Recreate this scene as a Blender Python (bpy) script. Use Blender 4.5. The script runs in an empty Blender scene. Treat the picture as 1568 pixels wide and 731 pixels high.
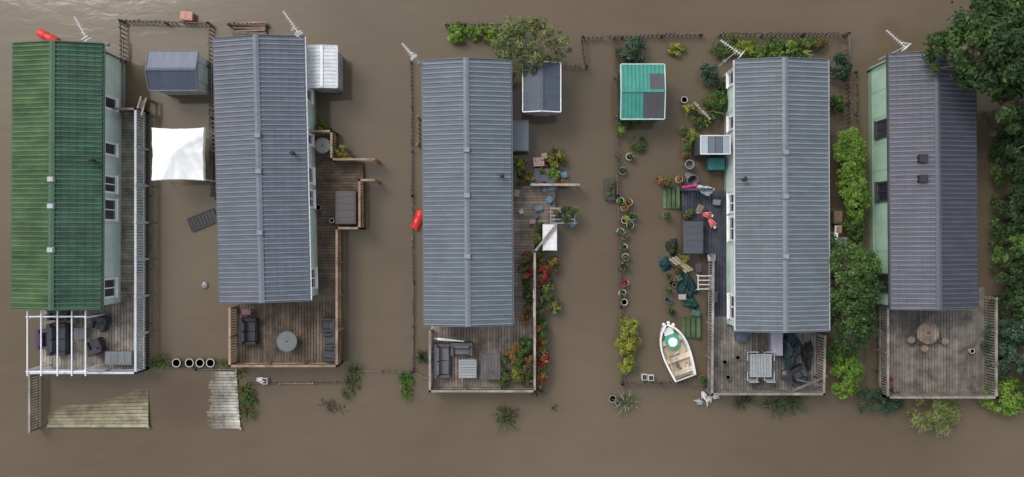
import bpy, math, random
import numpy as np
from mathutils import Vector, Matrix, Euler
H=42.0; S=33.0
rnd=random.Random(7)
def W(px,py,z=0.0):
    k=(H-z)/H/S
    return ((px-784)*k,(365.5-py)*k,z)
def m(p,z=0.0): return p/S*(H-z)/H
sc=bpy.context.scene
# ---------------------------------------------------------------- materials
MATS={}
def mat(kind,rough=.6,amt=.15,scale=3.0,stretch=(1,1,1),bump=0.0,spec=.4,metal=0,trans=0,dirt=0.0):
    M=bpy.data.materials.new(kind); M.use_nodes=True
    nt=M.node_tree; N=nt.nodes; L=nt.links
    p=N['Principled BSDF']
    a=N.new('ShaderNodeAttribute'); a.attribute_name='Col'
    tc=N.new('ShaderNodeTexCoord'); mp=N.new('ShaderNodeMapping'); mp.inputs['Scale'].default_value=stretch
    L.new(tc.outputs['Object'],mp.inputs['Vector'])
    n=N.new('ShaderNodeTexNoise'); n.inputs['Scale'].default_value=scale; n.inputs['Detail'].default_value=6; n.inputs['Roughness'].default_value=.65
    L.new(mp.outputs[0],n.inputs['Vector'])
    r=N.new('ShaderNodeMapRange'); r.inputs['From Min'].default_value=.3; r.inputs['From Max'].default_value=.7
    r.inputs['To Min'].default_value=1-amt*1.4; r.inputs['To Max'].default_value=1+amt
    L.new(n.outputs['Fac'],r.inputs['Value'])
    v=N.new('ShaderNodeVectorMath'); v.operation='SCALE'
    L.new(a.outputs['Color'],v.inputs[0]); L.new(r.outputs[0],v.inputs['Scale'])
    out=v.outputs[0]
    if dirt:
        n4=N.new('ShaderNodeTexNoise'); n4.inputs['Scale'].default_value=.9; n4.inputs['Detail'].default_value=9; n4.inputs['Roughness'].default_value=.75; n4.inputs['Distortion'].default_value=.8
        L.new(tc.outputs['Object'],n4.inputs['Vector'])
        r4=N.new('ShaderNodeMapRange'); r4.inputs['From Min'].default_value=.5; r4.inputs['From Max'].default_value=.75; r4.inputs['To Min'].default_value=0; r4.inputs['To Max'].default_value=dirt; L.new(n4.outputs['Fac'],r4.inputs['Value'])
        mx=N.new('ShaderNodeMix'); mx.data_type='RGBA'; L.new(r4.outputs[0],mx.inputs['Factor']); L.new(out,mx.inputs[6]); mx.inputs[7].default_value=(.08,.085,.055,1) ; out=mx.outputs[2]
    L.new(out,p.inputs['Base Color'])
    p.inputs['Roughness'].default_value=rough; p.inputs['Specular IOR Level'].default_value=spec; p.inputs['Metallic'].default_value=metal
    if bump:
        n2=N.new('ShaderNodeTexNoise'); n2.inputs['Scale'].default_value=scale*6; n2.inputs['Detail'].default_value=4
        L.new(mp.outputs[0],n2.inputs['Vector'])
        b=N.new('ShaderNodeBump'); b.inputs['Strength'].default_value=bump; b.inputs['Distance'].default_value=.02
        L.new(n2.outputs['Fac'],b.inputs['Height']); L.new(b.outputs[0],p.inputs['Normal'])
    if trans:
        o=N['Material Output']; t=N.new('ShaderNodeBsdfTranslucent'); mx=N.new('ShaderNodeMixShader'); mx.inputs[0].default_value=trans
        L.new(v.outputs[0],t.inputs['Color']); L.new(p.outputs[0],mx.inputs[1]); L.new(t.outputs[0],mx.inputs[2]); L.new(mx.outputs[0],o.inputs[0])
    MATS[kind]=M
mat('paint',.5,.12,2.5)
mat('wall',.55,.12,1.2,(1,1,.4))
mat('wood',.8,.42,1.6,(1,1,1),.3,.3,dirt=.35)
mat('metal',.35,.12,5)
mat('roof',.5,.13,1.6,(.7,2.6,1),.1,.4,dirt=.16)
mat('moss',.75,.34,.9,(.8,1.8,1),.3,.3,dirt=.5)
mat('fabric',.9,.06,4,(1,1,1),.2,.1)
mat('plastic',.35,.08,4)
mat('tarp',.4,.3,5,(1,1,1),.5)
mat('soil',.95,.4,12,(1,1,1),.5)
mat('rattan',.7,.25,14,(1,1,1),.5)
mat('glass',.06,.05,2,spec=.8)
mat('leaf',.55,.12,6,trans=.25,spec=.25)

# ---------------------------------------------------------------- mesh builder
class B:
    def __init__(s): s.V=[];s.F=[];s.M=[];s.C=[];s.S=[];s.m=[]
    def add(s,vs,fs,mt,col,sm=False,j=0.0):
        o=len(s.V); s.V.extend([tuple(v) for v in vs])
        if mt not in s.m: s.m.append(mt)
        mi=s.m.index(mt)
        lst=isinstance(col,list)
        if j and not lst:
            k=1+rnd.uniform(-j,j); col=tuple(c*k for c in col)
        for i,f in enumerate(fs):
            s.F.append([a+o for a in f]); s.M.append(mi); s.C.append(col[i] if lst else col); s.S.append(sm)
        return s
    def box(s,c,d,mt,col,rz=0,rx=0,ry=0,tp=1.0,j=0):
        R=Euler((rx,ry,rz)).to_matrix(); hx,hy,hz=d[0]/2,d[1]/2,d[2]/2
        vs=[]
        for z,t in ((-hz,1),(hz,tp)):
            for x,y in ((-hx,-hy),(hx,-hy),(hx,hy),(-hx,hy)):
                vs.append(R@Vector((x*t,y*t,z))+Vector(c))
        return s.add(vs,[(3,2,1,0),(4,5,6,7),(0,1,5,4),(1,2,6,5),(2,3,7,6),(3,0,4,7)],mt,col,False,j)
    def tube(s,p,q,r,mt,col,r2=None,n=8,cap=True,j=0):
        p=Vector(p);q=Vector(q);d=(q-p)
        if d.length<1e-6: return s
        d.normalize(); u=d.orthogonal().normalized(); w=d.cross(u); r2=r if r2 is None else r2
        vs=[];
        for c,rr in ((p,r),(q,r2)):
            for i in range(n):
                a=2*math.pi*i/n; vs.append(c+u*math.cos(a)*rr+w*math.sin(a)*rr)
        fs=[(i,(i+1)%n,n+(i+1)%n,n+i) for i in range(n)]
        s.add(vs,fs,mt,col,True,j)
        if cap: s.add(vs,[tuple(range(n))[::-1],tuple(range(n,2*n))],mt,col)
        return s
    def beam(s,p,q,w,h,mt,col,j=0):
        p=Vector(p);q=Vector(q);d=q-p;Ln=d.length
        rz=math.atan2(d.y,d.x); ry=-math.asin(max(-1,min(1,d.z/max(Ln,1e-6))))
        return s.box((p+q)/2,(Ln,w,h),mt,col,rz=rz,ry=ry,j=j)
    def lathe(s,prof,mt,col,c=(0,0,0),n=20,sx=1,sy=1,j=0,rot=None):
        vs=[]
        R=rot.to_matrix() if rot else Matrix.Identity(3)
        for r,z in prof:
            for i in range(n):
                a=2*math.pi*i/n; vs.append(R@Vector((r*math.cos(a)*sx,r*math.sin(a)*sy,z))+Vector(c))
        fs=[]
        for k in range(len(prof)-1):
            for i in range(n): fs.append((k*n+i,k*n+(i+1)%n,(k+1)*n+(i+1)%n,(k+1)*n+i))
        s.add(vs,fs,mt,col,True,j)
        ex=[tuple(range(n))[::-1]] if prof[0][0]>.001 else []
        if prof[-1][0]>.001: ex.append(tuple(range((len(prof)-1)*n,len(prof)*n)))
        if ex: s.add(vs,ex,mt,col,False,0)
        return s
    def grid(s,P,mt,cf,sm=False):
        nu=len(P);nv=len(P[0]); vs=[p for r in P for p in r]; fs=[];cs=[]
        for i in range(nu-1):
            for k in range(nv-1):
                fs.append((i*nv+k,i*nv+k+1,(i+1)*nv+k+1,(i+1)*nv+k)); cs.append(cf(i,k) if callable(cf) else cf)
        return s.add(vs,fs,mt,cs,sm)
    def prism(s,poly,y0,y1,mt,col):
        n=len(poly); vs=[(x,y0,z) for x,z in poly]+[(x,y1,z) for x,z in poly]
        fs=[(i,(i+1)%n,n+(i+1)%n,n+i) for i in range(n)]+[tuple(range(n))[::-1],tuple(range(n,2*n))]
        return s.add(vs,fs,mt,col)
    def make(s,name,loc=(0,0,0),rz=0,parent=None,bev=0):
        me=bpy.data.meshes.new(name); me.from_pydata(s.V,[],s.F)
        for k in s.m: me.materials.append(MATS[k])
        me.polygons.foreach_set('material_index',s.M); me.polygons.foreach_set('use_smooth',s.S)
        ca=me.color_attributes.new('Col','FLOAT_COLOR','CORNER')
        cnt=[len(f) for f in s.F]
        c=np.ones((len(s.F),4)); c[:,:3]=np.array(s.C)
        ca.data.foreach_set('color',np.repeat(c,cnt,axis=0).ravel()); me.update()
        if any(s.S): me.set_sharp_from_angle(angle=math.radians(38))
        o=bpy.data.objects.new(name,me); sc.collection.objects.link(o)
        o.location=loc; o.rotation_euler=(0,0,rz)
        if parent: o.parent=parent
        if bev:
            bm=o.modifiers.new('bev','BEVEL'); bm.width=bev; bm.segments=2; bm.limit_method='ANGLE'
        return o
def group(name,loc,rz=0):
    e=bpy.data.objects.new(name,None); e.location=loc; e.rotation_euler=(0,0,rz); e.empty_display_size=.3
    sc.collection.objects.link(e); return e

# ---------------------------------------------------------------- foliage
DK=[(.024,.050,.016),(.037,.070,.020),(.052,.092,.026)]
MD=[(.038,.080,.020),(.068,.128,.028),(.10,.17,.042)]
BR=[(.075,.145,.022),(.13,.23,.03),(.19,.30,.045)]
YE=[(.19,.20,.03),(.33,.32,.045),(.15,.21,.04)]
OL=[(.08,.115,.035),(.14,.175,.055),(.20,.22,.085)]
RD=[(.22,.025,.025),(.34,.04,.035),(.14,.03,.025)]
OR=[(.34,.12,.03),(.28,.15,.04),(.18,.15,.04)]
BL=[(.025,.055,.03),(.045,.085,.05),(.065,.115,.07)]
MX=[(.06,.13,.03),(.20,.06,.04),(.12,.165,.04),(.14,.11,.04)]
def leafmesh(name,blobs,n,ls,pal,parent,seed,narrow=.5,loc=(0,0,0)):
    r=np.random.default_rng(seed); blobs=np.array(blobs,float); nb=len(blobs)
    wgt=(blobs[:,3]*blobs[:,4])**1.0; wgt/=wgt.sum()
    k=r.choice(nb,n,p=wgt)
    d=r.normal(size=(n,3)); d/=np.linalg.norm(d,axis=1)[:,None]; d[:,2]=np.where(r.random(n)<.6,np.abs(d[:,2]),d[:,2])
    rad=r.random(n)**.45*(1+.35*r.normal(size=n)*.5)
    p=blobs[k,:3]+d*blobs[k,3:6]*rad[:,None]
    nrm=d+r.normal(size=(n,3))*.6+np.array([0,0,.7]); nrm/=np.linalg.norm(nrm,axis=1)[:,None]
    u=np.cross(nrm,r.normal(size=(n,3))); u/=np.linalg.norm(u,axis=1)[:,None]; v=np.cross(nrm,u)
    sz=ls*(.6+.8*r.random(n))[:,None]
    V=np.stack([p-u*sz,p+v*sz*narrow+nrm*sz*.1,p+u*sz,p-v*sz*narrow+nrm*sz*.1],1).reshape(-1,3)
    V[:,2]=np.maximum(V[:,2],-.05)
    pal=np.array(pal); bc=pal[r.integers(0,len(pal),nb)]*(.6+.8*r.random(nb))[:,None]
    lc=pal[r.integers(0,len(pal),n)]
    c=(bc[k]*.6+lc*.4)*(.6+.8*r.random(n))[:,None]
    me=bpy.data.meshes.new(name); me.vertices.add(4*n); me.vertices.foreach_set('co',V.ravel())
    me.loops.add(4*n); me.loops.foreach_set('vertex_index',np.arange(4*n,dtype=np.int32))
    me.polygons.add(n); me.polygons.foreach_set('loop_start',np.arange(0,4*n,4,dtype=np.int32)); me.polygons.foreach_set('loop_total',np.full(n,4,dtype=np.int32))
    me.update(calc_edges=True)
    me.materials.append(MATS['leaf'])
    ca=me.color_attributes.new('Col','FLOAT_COLOR','CORNER')
    cc=np.ones((n,4)); cc[:,:3]=c; ca.data.foreach_set('color',np.repeat(cc,4,axis=0).ravel())
    o=bpy.data.objects.new(name,me); sc.collection.objects.link(o); o.parent=parent; o.location=loc
    return o
SEED=[10]
def bush(name,px,py,rx,ry,h,pal,n=1500,ls=.09,z0=0,nb=14,spread=.85,blobr=(.2,.4),narrow=.5,low=.25,tr=.04):
    SEED[0]+=1; r=random.Random(SEED[0]); x,y,_=W(px,py,z0+h*.6); RX=m(rx,z0+h*.6);RY=m(ry,z0+h*.6)
    g=group(name,(x,y,z0)); bl=[]
    mn=min(RX,RY)
    for i in range(nb):
        a=r.random()*6.283; q=math.sqrt(r.random())*spread
        br=r.uniform(*blobr)*mn
        z=h*(low+(1-low-.12)*(1-q*q)*r.uniform(.6,1.0))
        bl.append((math.cos(a)*q*RX,math.sin(a)*q*RY,z,br,br,min(br*.8,h*.35)))
    t=B(); tz=-.4
    for b in bl[:9]:
        mid=(b[0]*.25,b[1]*.25,h*.3)
        t.tube((0,0,tz),mid,tr,'wood',(.09,.065,.045),tr*.7,6); t.tube(mid,b[:3],tr*.7,'wood',(.09,.065,.045),tr*.2,5)
    t.make('trunk_and_limbs',parent=g)
    leafmesh('foliage',bl,n,ls,pal,g,SEED[0],narrow)
    return g
def tuft(name,px,py,rp,n,h,cols,z0=0,wd=.025):
    SEED[0]+=1; r=random.Random(SEED[0]); b=B(); R=m(rp)
    for i in range(n):
        a=r.random()*6.283; q=R*r.random()*.55; o=Vector((math.cos(a)*q,math.sin(a)*q,0)); a2=a+r.uniform(-.9,.9)
        L=R*r.uniform(.25,.95); hh=h*r.uniform(.5,1); d=Vector((math.cos(a2),math.sin(a2),0)); sd=Vector((-d.y,d.x,0))*wd*r.uniform(.6,1.2)
        pts=[o,o+d*L*.35+Vector((0,0,hh*.8)),o+d*L*.75+Vector((0,0,hh)),o+d*L+Vector((0,0,hh*.75))]
        ws=[1,.9,.6,.05]; vs=[]
        for p,w in zip(pts,ws): vs+= [p-sd*w,p+sd*w]
        c=r.choice(cols)
        b.add(vs,[(0,1,3,2),(2,3,5,4),(4,5,7,6)],'leaf',c,False,.3)
    x,y,_=W(px,py,z0+h*.5)
    return b.make(name,(x,y,z0))
TERR=(.28,.11,.06);BLK=(.03,.03,.032);WHT=(.5,.49,.46);BLU=(.10,.18,.30);STN=(.26,.24,.21)
def potprof(r,h): return [(r*.72,0),(r,h*.85),(r*1.1,h*.86),(r*1.1,h),(r*.93,h),(r*.9,h*.85),(r*.0,h*.85)]
def potted(px,py,rp,pal,z0=0.0,pot=TERR,ph=.28,ls=.05,n=170,fr=1.5,h=.4,rim=None):
    x,y,_=W(px,py,z0+ph); g=group('potted_plant',(x,y,z0)); b=B(); r=m(rp)*.8
    b.lathe(potprof(r,ph),'paint',pot,n=16)
    b.lathe([(r*.85,ph*.8),(r*.85,ph*.9),(0,ph*.92)],'soil',(.05,.035,.025),n=12)
    if rim: b.lathe([(r*1.14,ph*.93),(r*1.14,ph*1.03),(r*.9,ph*1.03),(r*.9,ph*.93)],'paint',rim,n=18)
    b.make('pot',parent=g); SEED[0]+=1; q=random.Random(SEED[0])
    bl=[(q.uniform(-.6,.6)*r*fr,q.uniform(-.6,.6)*r*fr,ph+h*q.uniform(.3,.8),r*fr*.5,r*fr*.5,h*.35) for _ in range(6)]
    leafmesh('foliage',bl,n,ls,pal,g,SEED[0])
def emptypot(px,py,rp,z0=-.05,pot=BLK,rim=WHT,ph=.3):
    b=B(); r=m(rp)*.85
    b.lathe([(r*.75,0),(r,ph*.95),(r*1.12,ph*.95),(r*1.12,ph),(r*.86,ph),(r*.8,ph*.6),(0,ph*.6)],'plastic',pot,n=20)
    b.lathe([(r*1.10,ph*.97),(r*1.10,ph*1.04),(r*.93,ph*1.04),(r*.93,ph*.97)],'plastic',rim,n=20)
    b.lathe([(r*.84,ph*.6),(r*.84,ph*.72),(0,ph*.78)],'soil',(.09,.075,.05),n=14)
    x,y,_=W(px,py,z0+ph); b.make('plant_pot',(x,y,z0))

# ---------------------------------------------------------------- world, ground, water
w=bpy.data.worlds.new('World'); sc.world=w; w.use_nodes=True
nt=w.node_tree; bg=nt.nodes['Background']; sky=nt.nodes.new('ShaderNodeTexSky'); sky.sky_type='NISHITA'; sky.sun_disc=False
EL=math.radians(55); sky.sun_elevation=EL; sky.sun_rotation=math.radians(315); sky.dust_density=3.0; sky.air_density=1.0
hs=nt.nodes.new('ShaderNodeHueSaturation'); hs.inputs['Saturation'].default_value=.30; hs.inputs['Value'].default_value=1.4
nt.links.new(sky.outputs[0],hs.inputs['Color']); nt.links.new(hs.outputs[0],bg.inputs['Color']); bg.inputs['Strength'].default_value=.15
sl=bpy.data.lights.new('sun','SUN'); sl.energy=1.0; sl.angle=math.radians(20); sl.color=(1,.97,.92)
so=bpy.data.objects.new('sun',sl); sc.collection.objects.link(so)
dv=Vector((-math.cos(EL)*.7,math.cos(EL)*.7,math.sin(EL))); so.rotation_euler=(-dv).to_track_quat('-Z','Y').to_euler(); so.location=(0,0,60)
def sheet(name,z,sz,M):
    me=bpy.data.meshes.new(name); me.from_pydata([(-sz,-sz,z),(sz,-sz,z),(sz,sz,z),(-sz,sz,z)],[],[(0,1,2,3)]); me.materials.append(M)
    o=bpy.data.objects.new(name,me); sc.collection.objects.link(o); return o
G=bpy.data.materials.new('mud'); G.use_nodes=True; G.node_tree.nodes['Principled BSDF'].inputs['Base Color'].default_value=(.09,.065,.04,1)
sheet('ground',-1.3,900,G)
M=bpy.data.materials.new('flood_water'); M.use_nodes=True; nt=M.node_tree; N=nt.nodes; L=nt.links; p=N['Principled BSDF']
tc=N.new('ShaderNodeTexCoord')
def noise(scale,det,st=(1,1,1),dist=0):
    mp=N.new('ShaderNodeMapping'); mp.inputs['Scale'].default_value=st; L.new(tc.outputs['Object'],mp.inputs[0])
    n=N.new('ShaderNodeTexNoise'); n.inputs['Scale'].default_value=scale; n.inputs['Detail'].default_value=det; n.inputs['Distortion'].default_value=dist; L.new(mp.outputs[0],n.inputs['Vector']); return n
n1=noise(.07,4,(1,1,1),.8); cr=N.new('ShaderNodeValToRGB')
cr.color_ramp.elements[0].position=.32; cr.color_ramp.elements[0].color=(.100,.076,.047,1)
cr.color_ramp.elements[1].position=.70; cr.color_ramp.elements[1].color=(.132,.103,.068,1)
L.new(n1.outputs['Fac'],cr.inputs[0])
n2=noise(.5,8,(.5,1.4,1),1.2); mr=N.new('ShaderNodeMapRange'); mr.inputs['From Min'].default_value=.3; mr.inputs['From Max'].default_value=.7; mr.inputs['To Min'].default_value=.95; mr.inputs['To Max'].default_value=1.05
L.new(n2.outputs['Fac'],mr.inputs[0]); vm=N.new('ShaderNodeVectorMath'); vm.operation='SCALE'; L.new(cr.outputs[0],vm.inputs[0]); L.new(mr.outputs[0],vm.inputs['Scale'])
def patch(cx,cy,rx,ry):
    s=N.new('ShaderNodeVectorMath'); s.operation='SUBTRACT'; s.inputs[1].default_value=(cx,cy,0); L.new(tc.outputs['Object'],s.inputs[0])
    d=N.new('ShaderNodeVectorMath'); d.operation='DIVIDE'; d.inputs[1].default_value=(rx,ry,1); L.new(s.outputs[0],d.inputs[0])
    l=N.new('ShaderNodeVectorMath'); l.operation='LENGTH'; L.new(d.outputs[0],l.inputs[0])
    r=N.new('ShaderNodeMapRange'); r.interpolation_type='SMOOTHSTEP'; r.inputs['From Min'].default_value=.45; r.inputs['From Max'].default_value=1.15; r.inputs['To Min'].default_value=1; r.inputs['To Max'].default_value=0
    L.new(l.outputs['Value'],r.inputs[0]); return r
a=W(288,612); pt=patch(a[0],a[1],1.9,1.5); mx=N.new('ShaderNodeMix'); mx.data_type='RGBA'
k=N.new('ShaderNodeMath'); k.operation='MULTIPLY'; k.inputs[1].default_value=.55; L.new(pt.outputs[0],k.inputs[0]); L.new(k.outputs[0],mx.inputs['Factor'])
L.new(vm.outputs[0],mx.inputs[6]); mx.inputs[7].default_value=(.085,.05,.033,1); L.new(mx.outputs[2],p.inputs['Base Color'])
p.inputs['Roughness'].default_value=.10; p.inputs['IOR'].default_value=1.4
n3=noise(1.3,5,(.7,1.5,1),.5); bp=N.new('ShaderNodeBump'); bp.inputs['Strength'].default_value=.14; bp.inputs['Distance'].default_value=.05; L.new(n3.outputs['Fac'],bp.inputs['Height']); L.new(bp.outputs[0],p.inputs['Normal'])
sheet('flood_water',0,900,M)

# ---------------------------------------------------------------- mobile homes
ZE=2.55; ZR=3.02
def home(tl,tr,bl,br,yt,yb,cL,cR,cap,gutL,gutR,wallc,side,wins,vents,flue,ventc=(.42,.45,.46),rk='roof',dark=False,sqv=()):
    a=W((tl+tr)/2,yt,ZE); b=W((bl+br)/2,yb,ZE)
    cx,cy=(a[0]+b[0])/2,(a[1]+b[1])/2; dx,dy=a[0]-b[0],a[1]-b[1]; L=math.hypot(dx,dy); rz=math.atan2(-dx,dy); wd=m(tr-tl,ZE); hw=wd/2
    g=group('mobile_home',(cx,cy,0),rz)
    r=B(); per=.205; n=int(L/per); per=L/n; ys=[];hs_=[]
    for i in range(n):
        for o,h in ((0,0),(.03,.045),(.085,.045),(.115,0)): ys.append(-L/2+i*per+o*per/.2); hs_.append(h)
    ys.append(L/2); hs_.append(0)
    rows=6; rw=hw/rows; q=random.Random(int(tl))
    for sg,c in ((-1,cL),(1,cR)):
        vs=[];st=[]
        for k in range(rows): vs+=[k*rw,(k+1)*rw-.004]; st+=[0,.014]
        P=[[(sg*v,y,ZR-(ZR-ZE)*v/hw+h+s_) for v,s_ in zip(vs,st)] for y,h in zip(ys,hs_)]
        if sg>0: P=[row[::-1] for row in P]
        pj={}
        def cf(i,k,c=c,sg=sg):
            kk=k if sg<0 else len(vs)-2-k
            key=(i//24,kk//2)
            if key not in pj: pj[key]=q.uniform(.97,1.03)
            f=pj[key]*{0:1.05,1:1.42,2:.66,3:.84}[i%4]  # lit crests, shaded flank and troughs painted into the rib colours
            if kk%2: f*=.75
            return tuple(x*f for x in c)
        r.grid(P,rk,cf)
    gt_=tuple(x*.8 for x in cL)
    r.prism([(-hw,ZE-.10),(0,ZR-.10),(hw,ZE-.10),(hw,ZE-.03),(0,ZR-.03),(-hw,ZE-.03)],-L/2+.01,L/2-.01,'paint',gt_)
    for s in (-1,1):
        for e in (-1,1): r.beam((s*hw,e*(L/2+.015),ZE-.02),(0,e*(L/2+.015),ZR-.0),.035,.14,'paint',gt_)
    r.make('roof',parent=g)
    c=B(); y=-L/2-.03
    while y<L/2:
        e=min(y+.9,L/2+.03)
        for s in (-1,1):
            c.add([(0,y+.004,ZR+.085),(s*.13,y+.004,ZR+.04),(s*.13,e-.004,ZR+.04),(0,e-.004,ZR+.085)],[(0,1,2,3)],rk if rk=='roof' else 'paint',cap,False,.05)
        y=e
    c.make('ridge_cap',parent=g)
    gt=B()
    for s,gc in ((-1,gutL),(1,gutR)):
        gt.box((s*(hw+.03),0,ZE-.05),(.06,L,.07),'paint',gc)
        gt.tube((s*(hw-.05),L/2-.3,ZE-.1),(s*(hw-.08),L/2-.3,0),.035,'paint',gc)
    gt.make('gutters',parent=g)
    wl=B(); ww=hw-.15; ly=L/2-.15
    wl.prism([(-ww,-.5),(ww,-.5),(ww,ZE-.04),(0,ZR-.12),(-ww,ZE-.04)],-ly,ly,'wall',wallc)
    for s in (-1,1):
        y=-ly
        while y<=ly+.01:
            wl.box((s*(ww+.006),y,1.2),(.018,.05,2.5),'wall',tuple(x*.9 for x in wallc)); y+=1.2
        for z in [ .55+.22*i for i in range(9)]:
            wl.box((s*(ww+.004),0,z),(.01,ly*2,.015),'wall',tuple(x*.72 for x in wallc))
        wl.box((s*(ww+.012),0,.2),(.03,ly*2,.4),'wall',tuple(x*.6 for x in wallc))
    wl.make('walls',parent=g)
    wn=B()
    def win(s,yl,wy,z0=1.0,z1=2.2,fc=(.8,.8,.79)):
        x=s*(ww+.03); zc=(z0+z1)/2; hh=z1-z0
        wn.box((s*(ww+.02),yl,zc),(.03,wy-.06,hh-.06),'glass',(.03,.035,.045))
        for e in (-1,1): wn.box((x+s*.01,yl+e*wy/2,zc),(.08,.085,hh+.08),'paint',fc)
        for z in (z0,z1): wn.box((x+s*.012,yl,z),(.10,wy-.08,.09),'paint',fc)
        if wy>.7: wn.box((x+s*.005,yl,zc),(.06,.05,hh-.09),'paint',fc)
        wn.box((x+s*.04,yl,z0-.07),(.15,wy+.12,.05),'paint',fc)
    for py,hp in wins:
        yl=(W(0,py,1.6)[1]-cy); win(side,yl,m(hp,1.6),fc=(.05,.05,.055) if dark else (.8,.8,.79))
    for f in (-.3,.0,.25): win(-side,L*f,.9)
    wn.make('windows',parent=g)
    d=B()
    d.box((0,-(ly+.02),1.35),(1.7,.06,2.0),'glass',(.03,.035,.045))
    for x in (-.87,0,.87): d.box((x,-(ly+.03),1.35),(.08,.08,2.06),'paint',(.75,.75,.74))
    d.box((0,-(ly+.03),2.42),(1.66,.08,.08),'paint',(.75,.75,.74))
    d.make('patio_door',parent=g)
    v=B()
    for py in vents:
        yl=W(0,py,ZR)[1]-cy; v.box((0,yl,ZR+.09),(.30,.24,.12),'paint',ventc,tp=.85); v.box((0,yl,ZR+.16),(.24,.18,.03),'paint',tuple(x*1.1 for x in ventc))
    for px,py in sqv:
        X,Y,_=W(px,py,ZE+.3); X-=cx;Y-=cy; v.box((X,Y,ZE+.36),(.38,.36,.3),'paint',(.022,.022,.026),tp=.8); v.box((X,Y,ZE+.53),(.36,.34,.04),'paint',(.03,.03,.035)) 
    if flue:
        X,Y,_=W(flue[0],flue[1],ZE+.5); X-=cx;Y-=cy
        v.tube((X,Y,ZE+.1),(X,Y,ZE+.5),.05,'metal',(.03,.03,.035),n=12); v.lathe([(.10,ZE+.5),(.10,ZE+.54),(.02,ZE+.6)],'metal',(.02,.02,.022),c=(X,Y,0),n=14)
        v.tube((X-.2,Y+.05,ZE+.35),(X,Y,ZE+.45),.03,'metal',(.04,.04,.04),n=8)
    v.make('roof_vents',parent=g)
    return g
MINT=(.57,.69,.61)
home(20,158,18,156,67,473,(.060,.118,.048),(.036,.088,.058),(.05,.11,.065),(.04,.07,.05),(.03,.055,.045),MINT,1,[(158,18),(228,18),(282,25),(321,32),(441,28)],[275,316,383],(139,245),ventc=(.34,.37,.37),rk='moss')  # left slope mossier green; right one painted darker, as turned from the sun
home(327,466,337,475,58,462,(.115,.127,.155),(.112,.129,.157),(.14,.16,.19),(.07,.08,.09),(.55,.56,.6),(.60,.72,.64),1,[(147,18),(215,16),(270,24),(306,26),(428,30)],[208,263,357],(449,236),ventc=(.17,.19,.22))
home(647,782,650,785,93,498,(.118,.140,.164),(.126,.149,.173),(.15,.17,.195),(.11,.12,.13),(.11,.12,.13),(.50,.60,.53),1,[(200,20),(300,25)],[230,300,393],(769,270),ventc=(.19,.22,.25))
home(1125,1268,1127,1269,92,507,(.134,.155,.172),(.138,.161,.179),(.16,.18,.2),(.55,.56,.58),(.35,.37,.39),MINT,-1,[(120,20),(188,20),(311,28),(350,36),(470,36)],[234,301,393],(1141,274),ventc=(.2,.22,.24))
home(1360,1493,1361,1499,82,473,(.122,.122,.146),(.060,.064,.083),(.085,.095,.115),(.05,.055,.065),(.04,.045,.055),(.42,.60,.46),-1,[(197,25),(293,28),(433,26)],[],None,dark=True,sqv=[(1411,243),(1411,274)])  # right slope's shade away from the sun painted into its darker colour

# ---------------------------------------------------------------- decks, railings, fences
def deck(name,rects,z,col,jit=.2,pw=.135):
    b=B()
    for x0,y0,x1,y1,dr in rects:
        X0,Y1,_=W(x0,y0,z); X1,Y0,_=W(x1,y1,z)
        b.box(((X0+X1)/2,(Y0+Y1)/2,z-.09),(X1-X0-.04,Y1-Y0-.04,.10),'wood',(.03,.024,.02))  # dark sheet added under the planks so the gaps read as shade
        if dr=='v':
            n=max(1,round((X1-X0)/pw)); s=(X1-X0)/n
            for i in range(n):
                k=rnd.uniform(.3,.7); ym=Y0+(Y1-Y0)*k
                for a,c in ((Y0,ym-.006),(ym+.006,Y1)) if Y1-Y0>3 else ((Y0,Y1),):
                    b.box((X0+(i+.5)*s,(a+c)/2,z-.014+rnd.uniform(-.002,.002)),(s-.018,c-a,.028),'wood',col,j=jit)
        else:
            n=max(1,round((Y1-Y0)/pw)); s=(Y1-Y0)/n
            for i in range(n):
                b.box(((X0+X1)/2,Y0+(i+.5)*s,z-.014+rnd.uniform(-.002,.002)),(X1-X0,s-.018,.028),'wood',col,j=jit)
        for X in np.linspace(X0+.08,X1-.08,max(2,int((X1-X0)/1.8)+1)):
            for Y in np.linspace(Y0+.08,Y1-.08,max(2,int((Y1-Y0)/1.8)+1)): b.box((X,Y,z/2-.45),(.1,.1,z+.6),'wood',(.07,.055,.04))
    return b.make(name)
def railing(name,pts,z0,h=1.0,col=(.3,.28,.25),sp=.12,bt=.035,top=.1,kind='wood',j=.12):
    b=B(); P=[W(x,y,z0) for x,y in pts]
    for p,q in zip(P[:-1],P[1:]):
        p=Vector(p);q=Vector(q);d=q-p;Ln=d.length
        if Ln<.05: continue
        u=d/Ln; rz=math.atan2(u.y,u.x)
        b.beam(p+Vector((0,0,h)),q+Vector((0,0,h)),top,.04,kind,col,j=j)
        b.beam(p+Vector((0,0,h-.12)),q+Vector((0,0,h-.12)),.035,.07,kind,col,j=j); b.beam(p+Vector((0,0,.12)),q+Vector((0,0,.12)),.035,.07,kind,col,j=j)
        n=max(1,int(Ln/sp))
        nv=Vector((-u.y,u.x,0))
        for i in range(n):
            c=p+u*(i+.5)*Ln/n+nv*.04
            b.box(c+Vector((0,0,h/2+rnd.uniform(-.01,.01))),(bt*1.6,bt*.7,h-.05),kind,col,rz=rz,j=j)
        k=max(1,round(Ln/1.7))
        for i in range(k+1): b.box(p+u*i*Ln/k+Vector((0,0,h/2-.15)),(.09,.09,h+.4),kind,col,rz=rz,j=j)
    return b.make(name)
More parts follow.
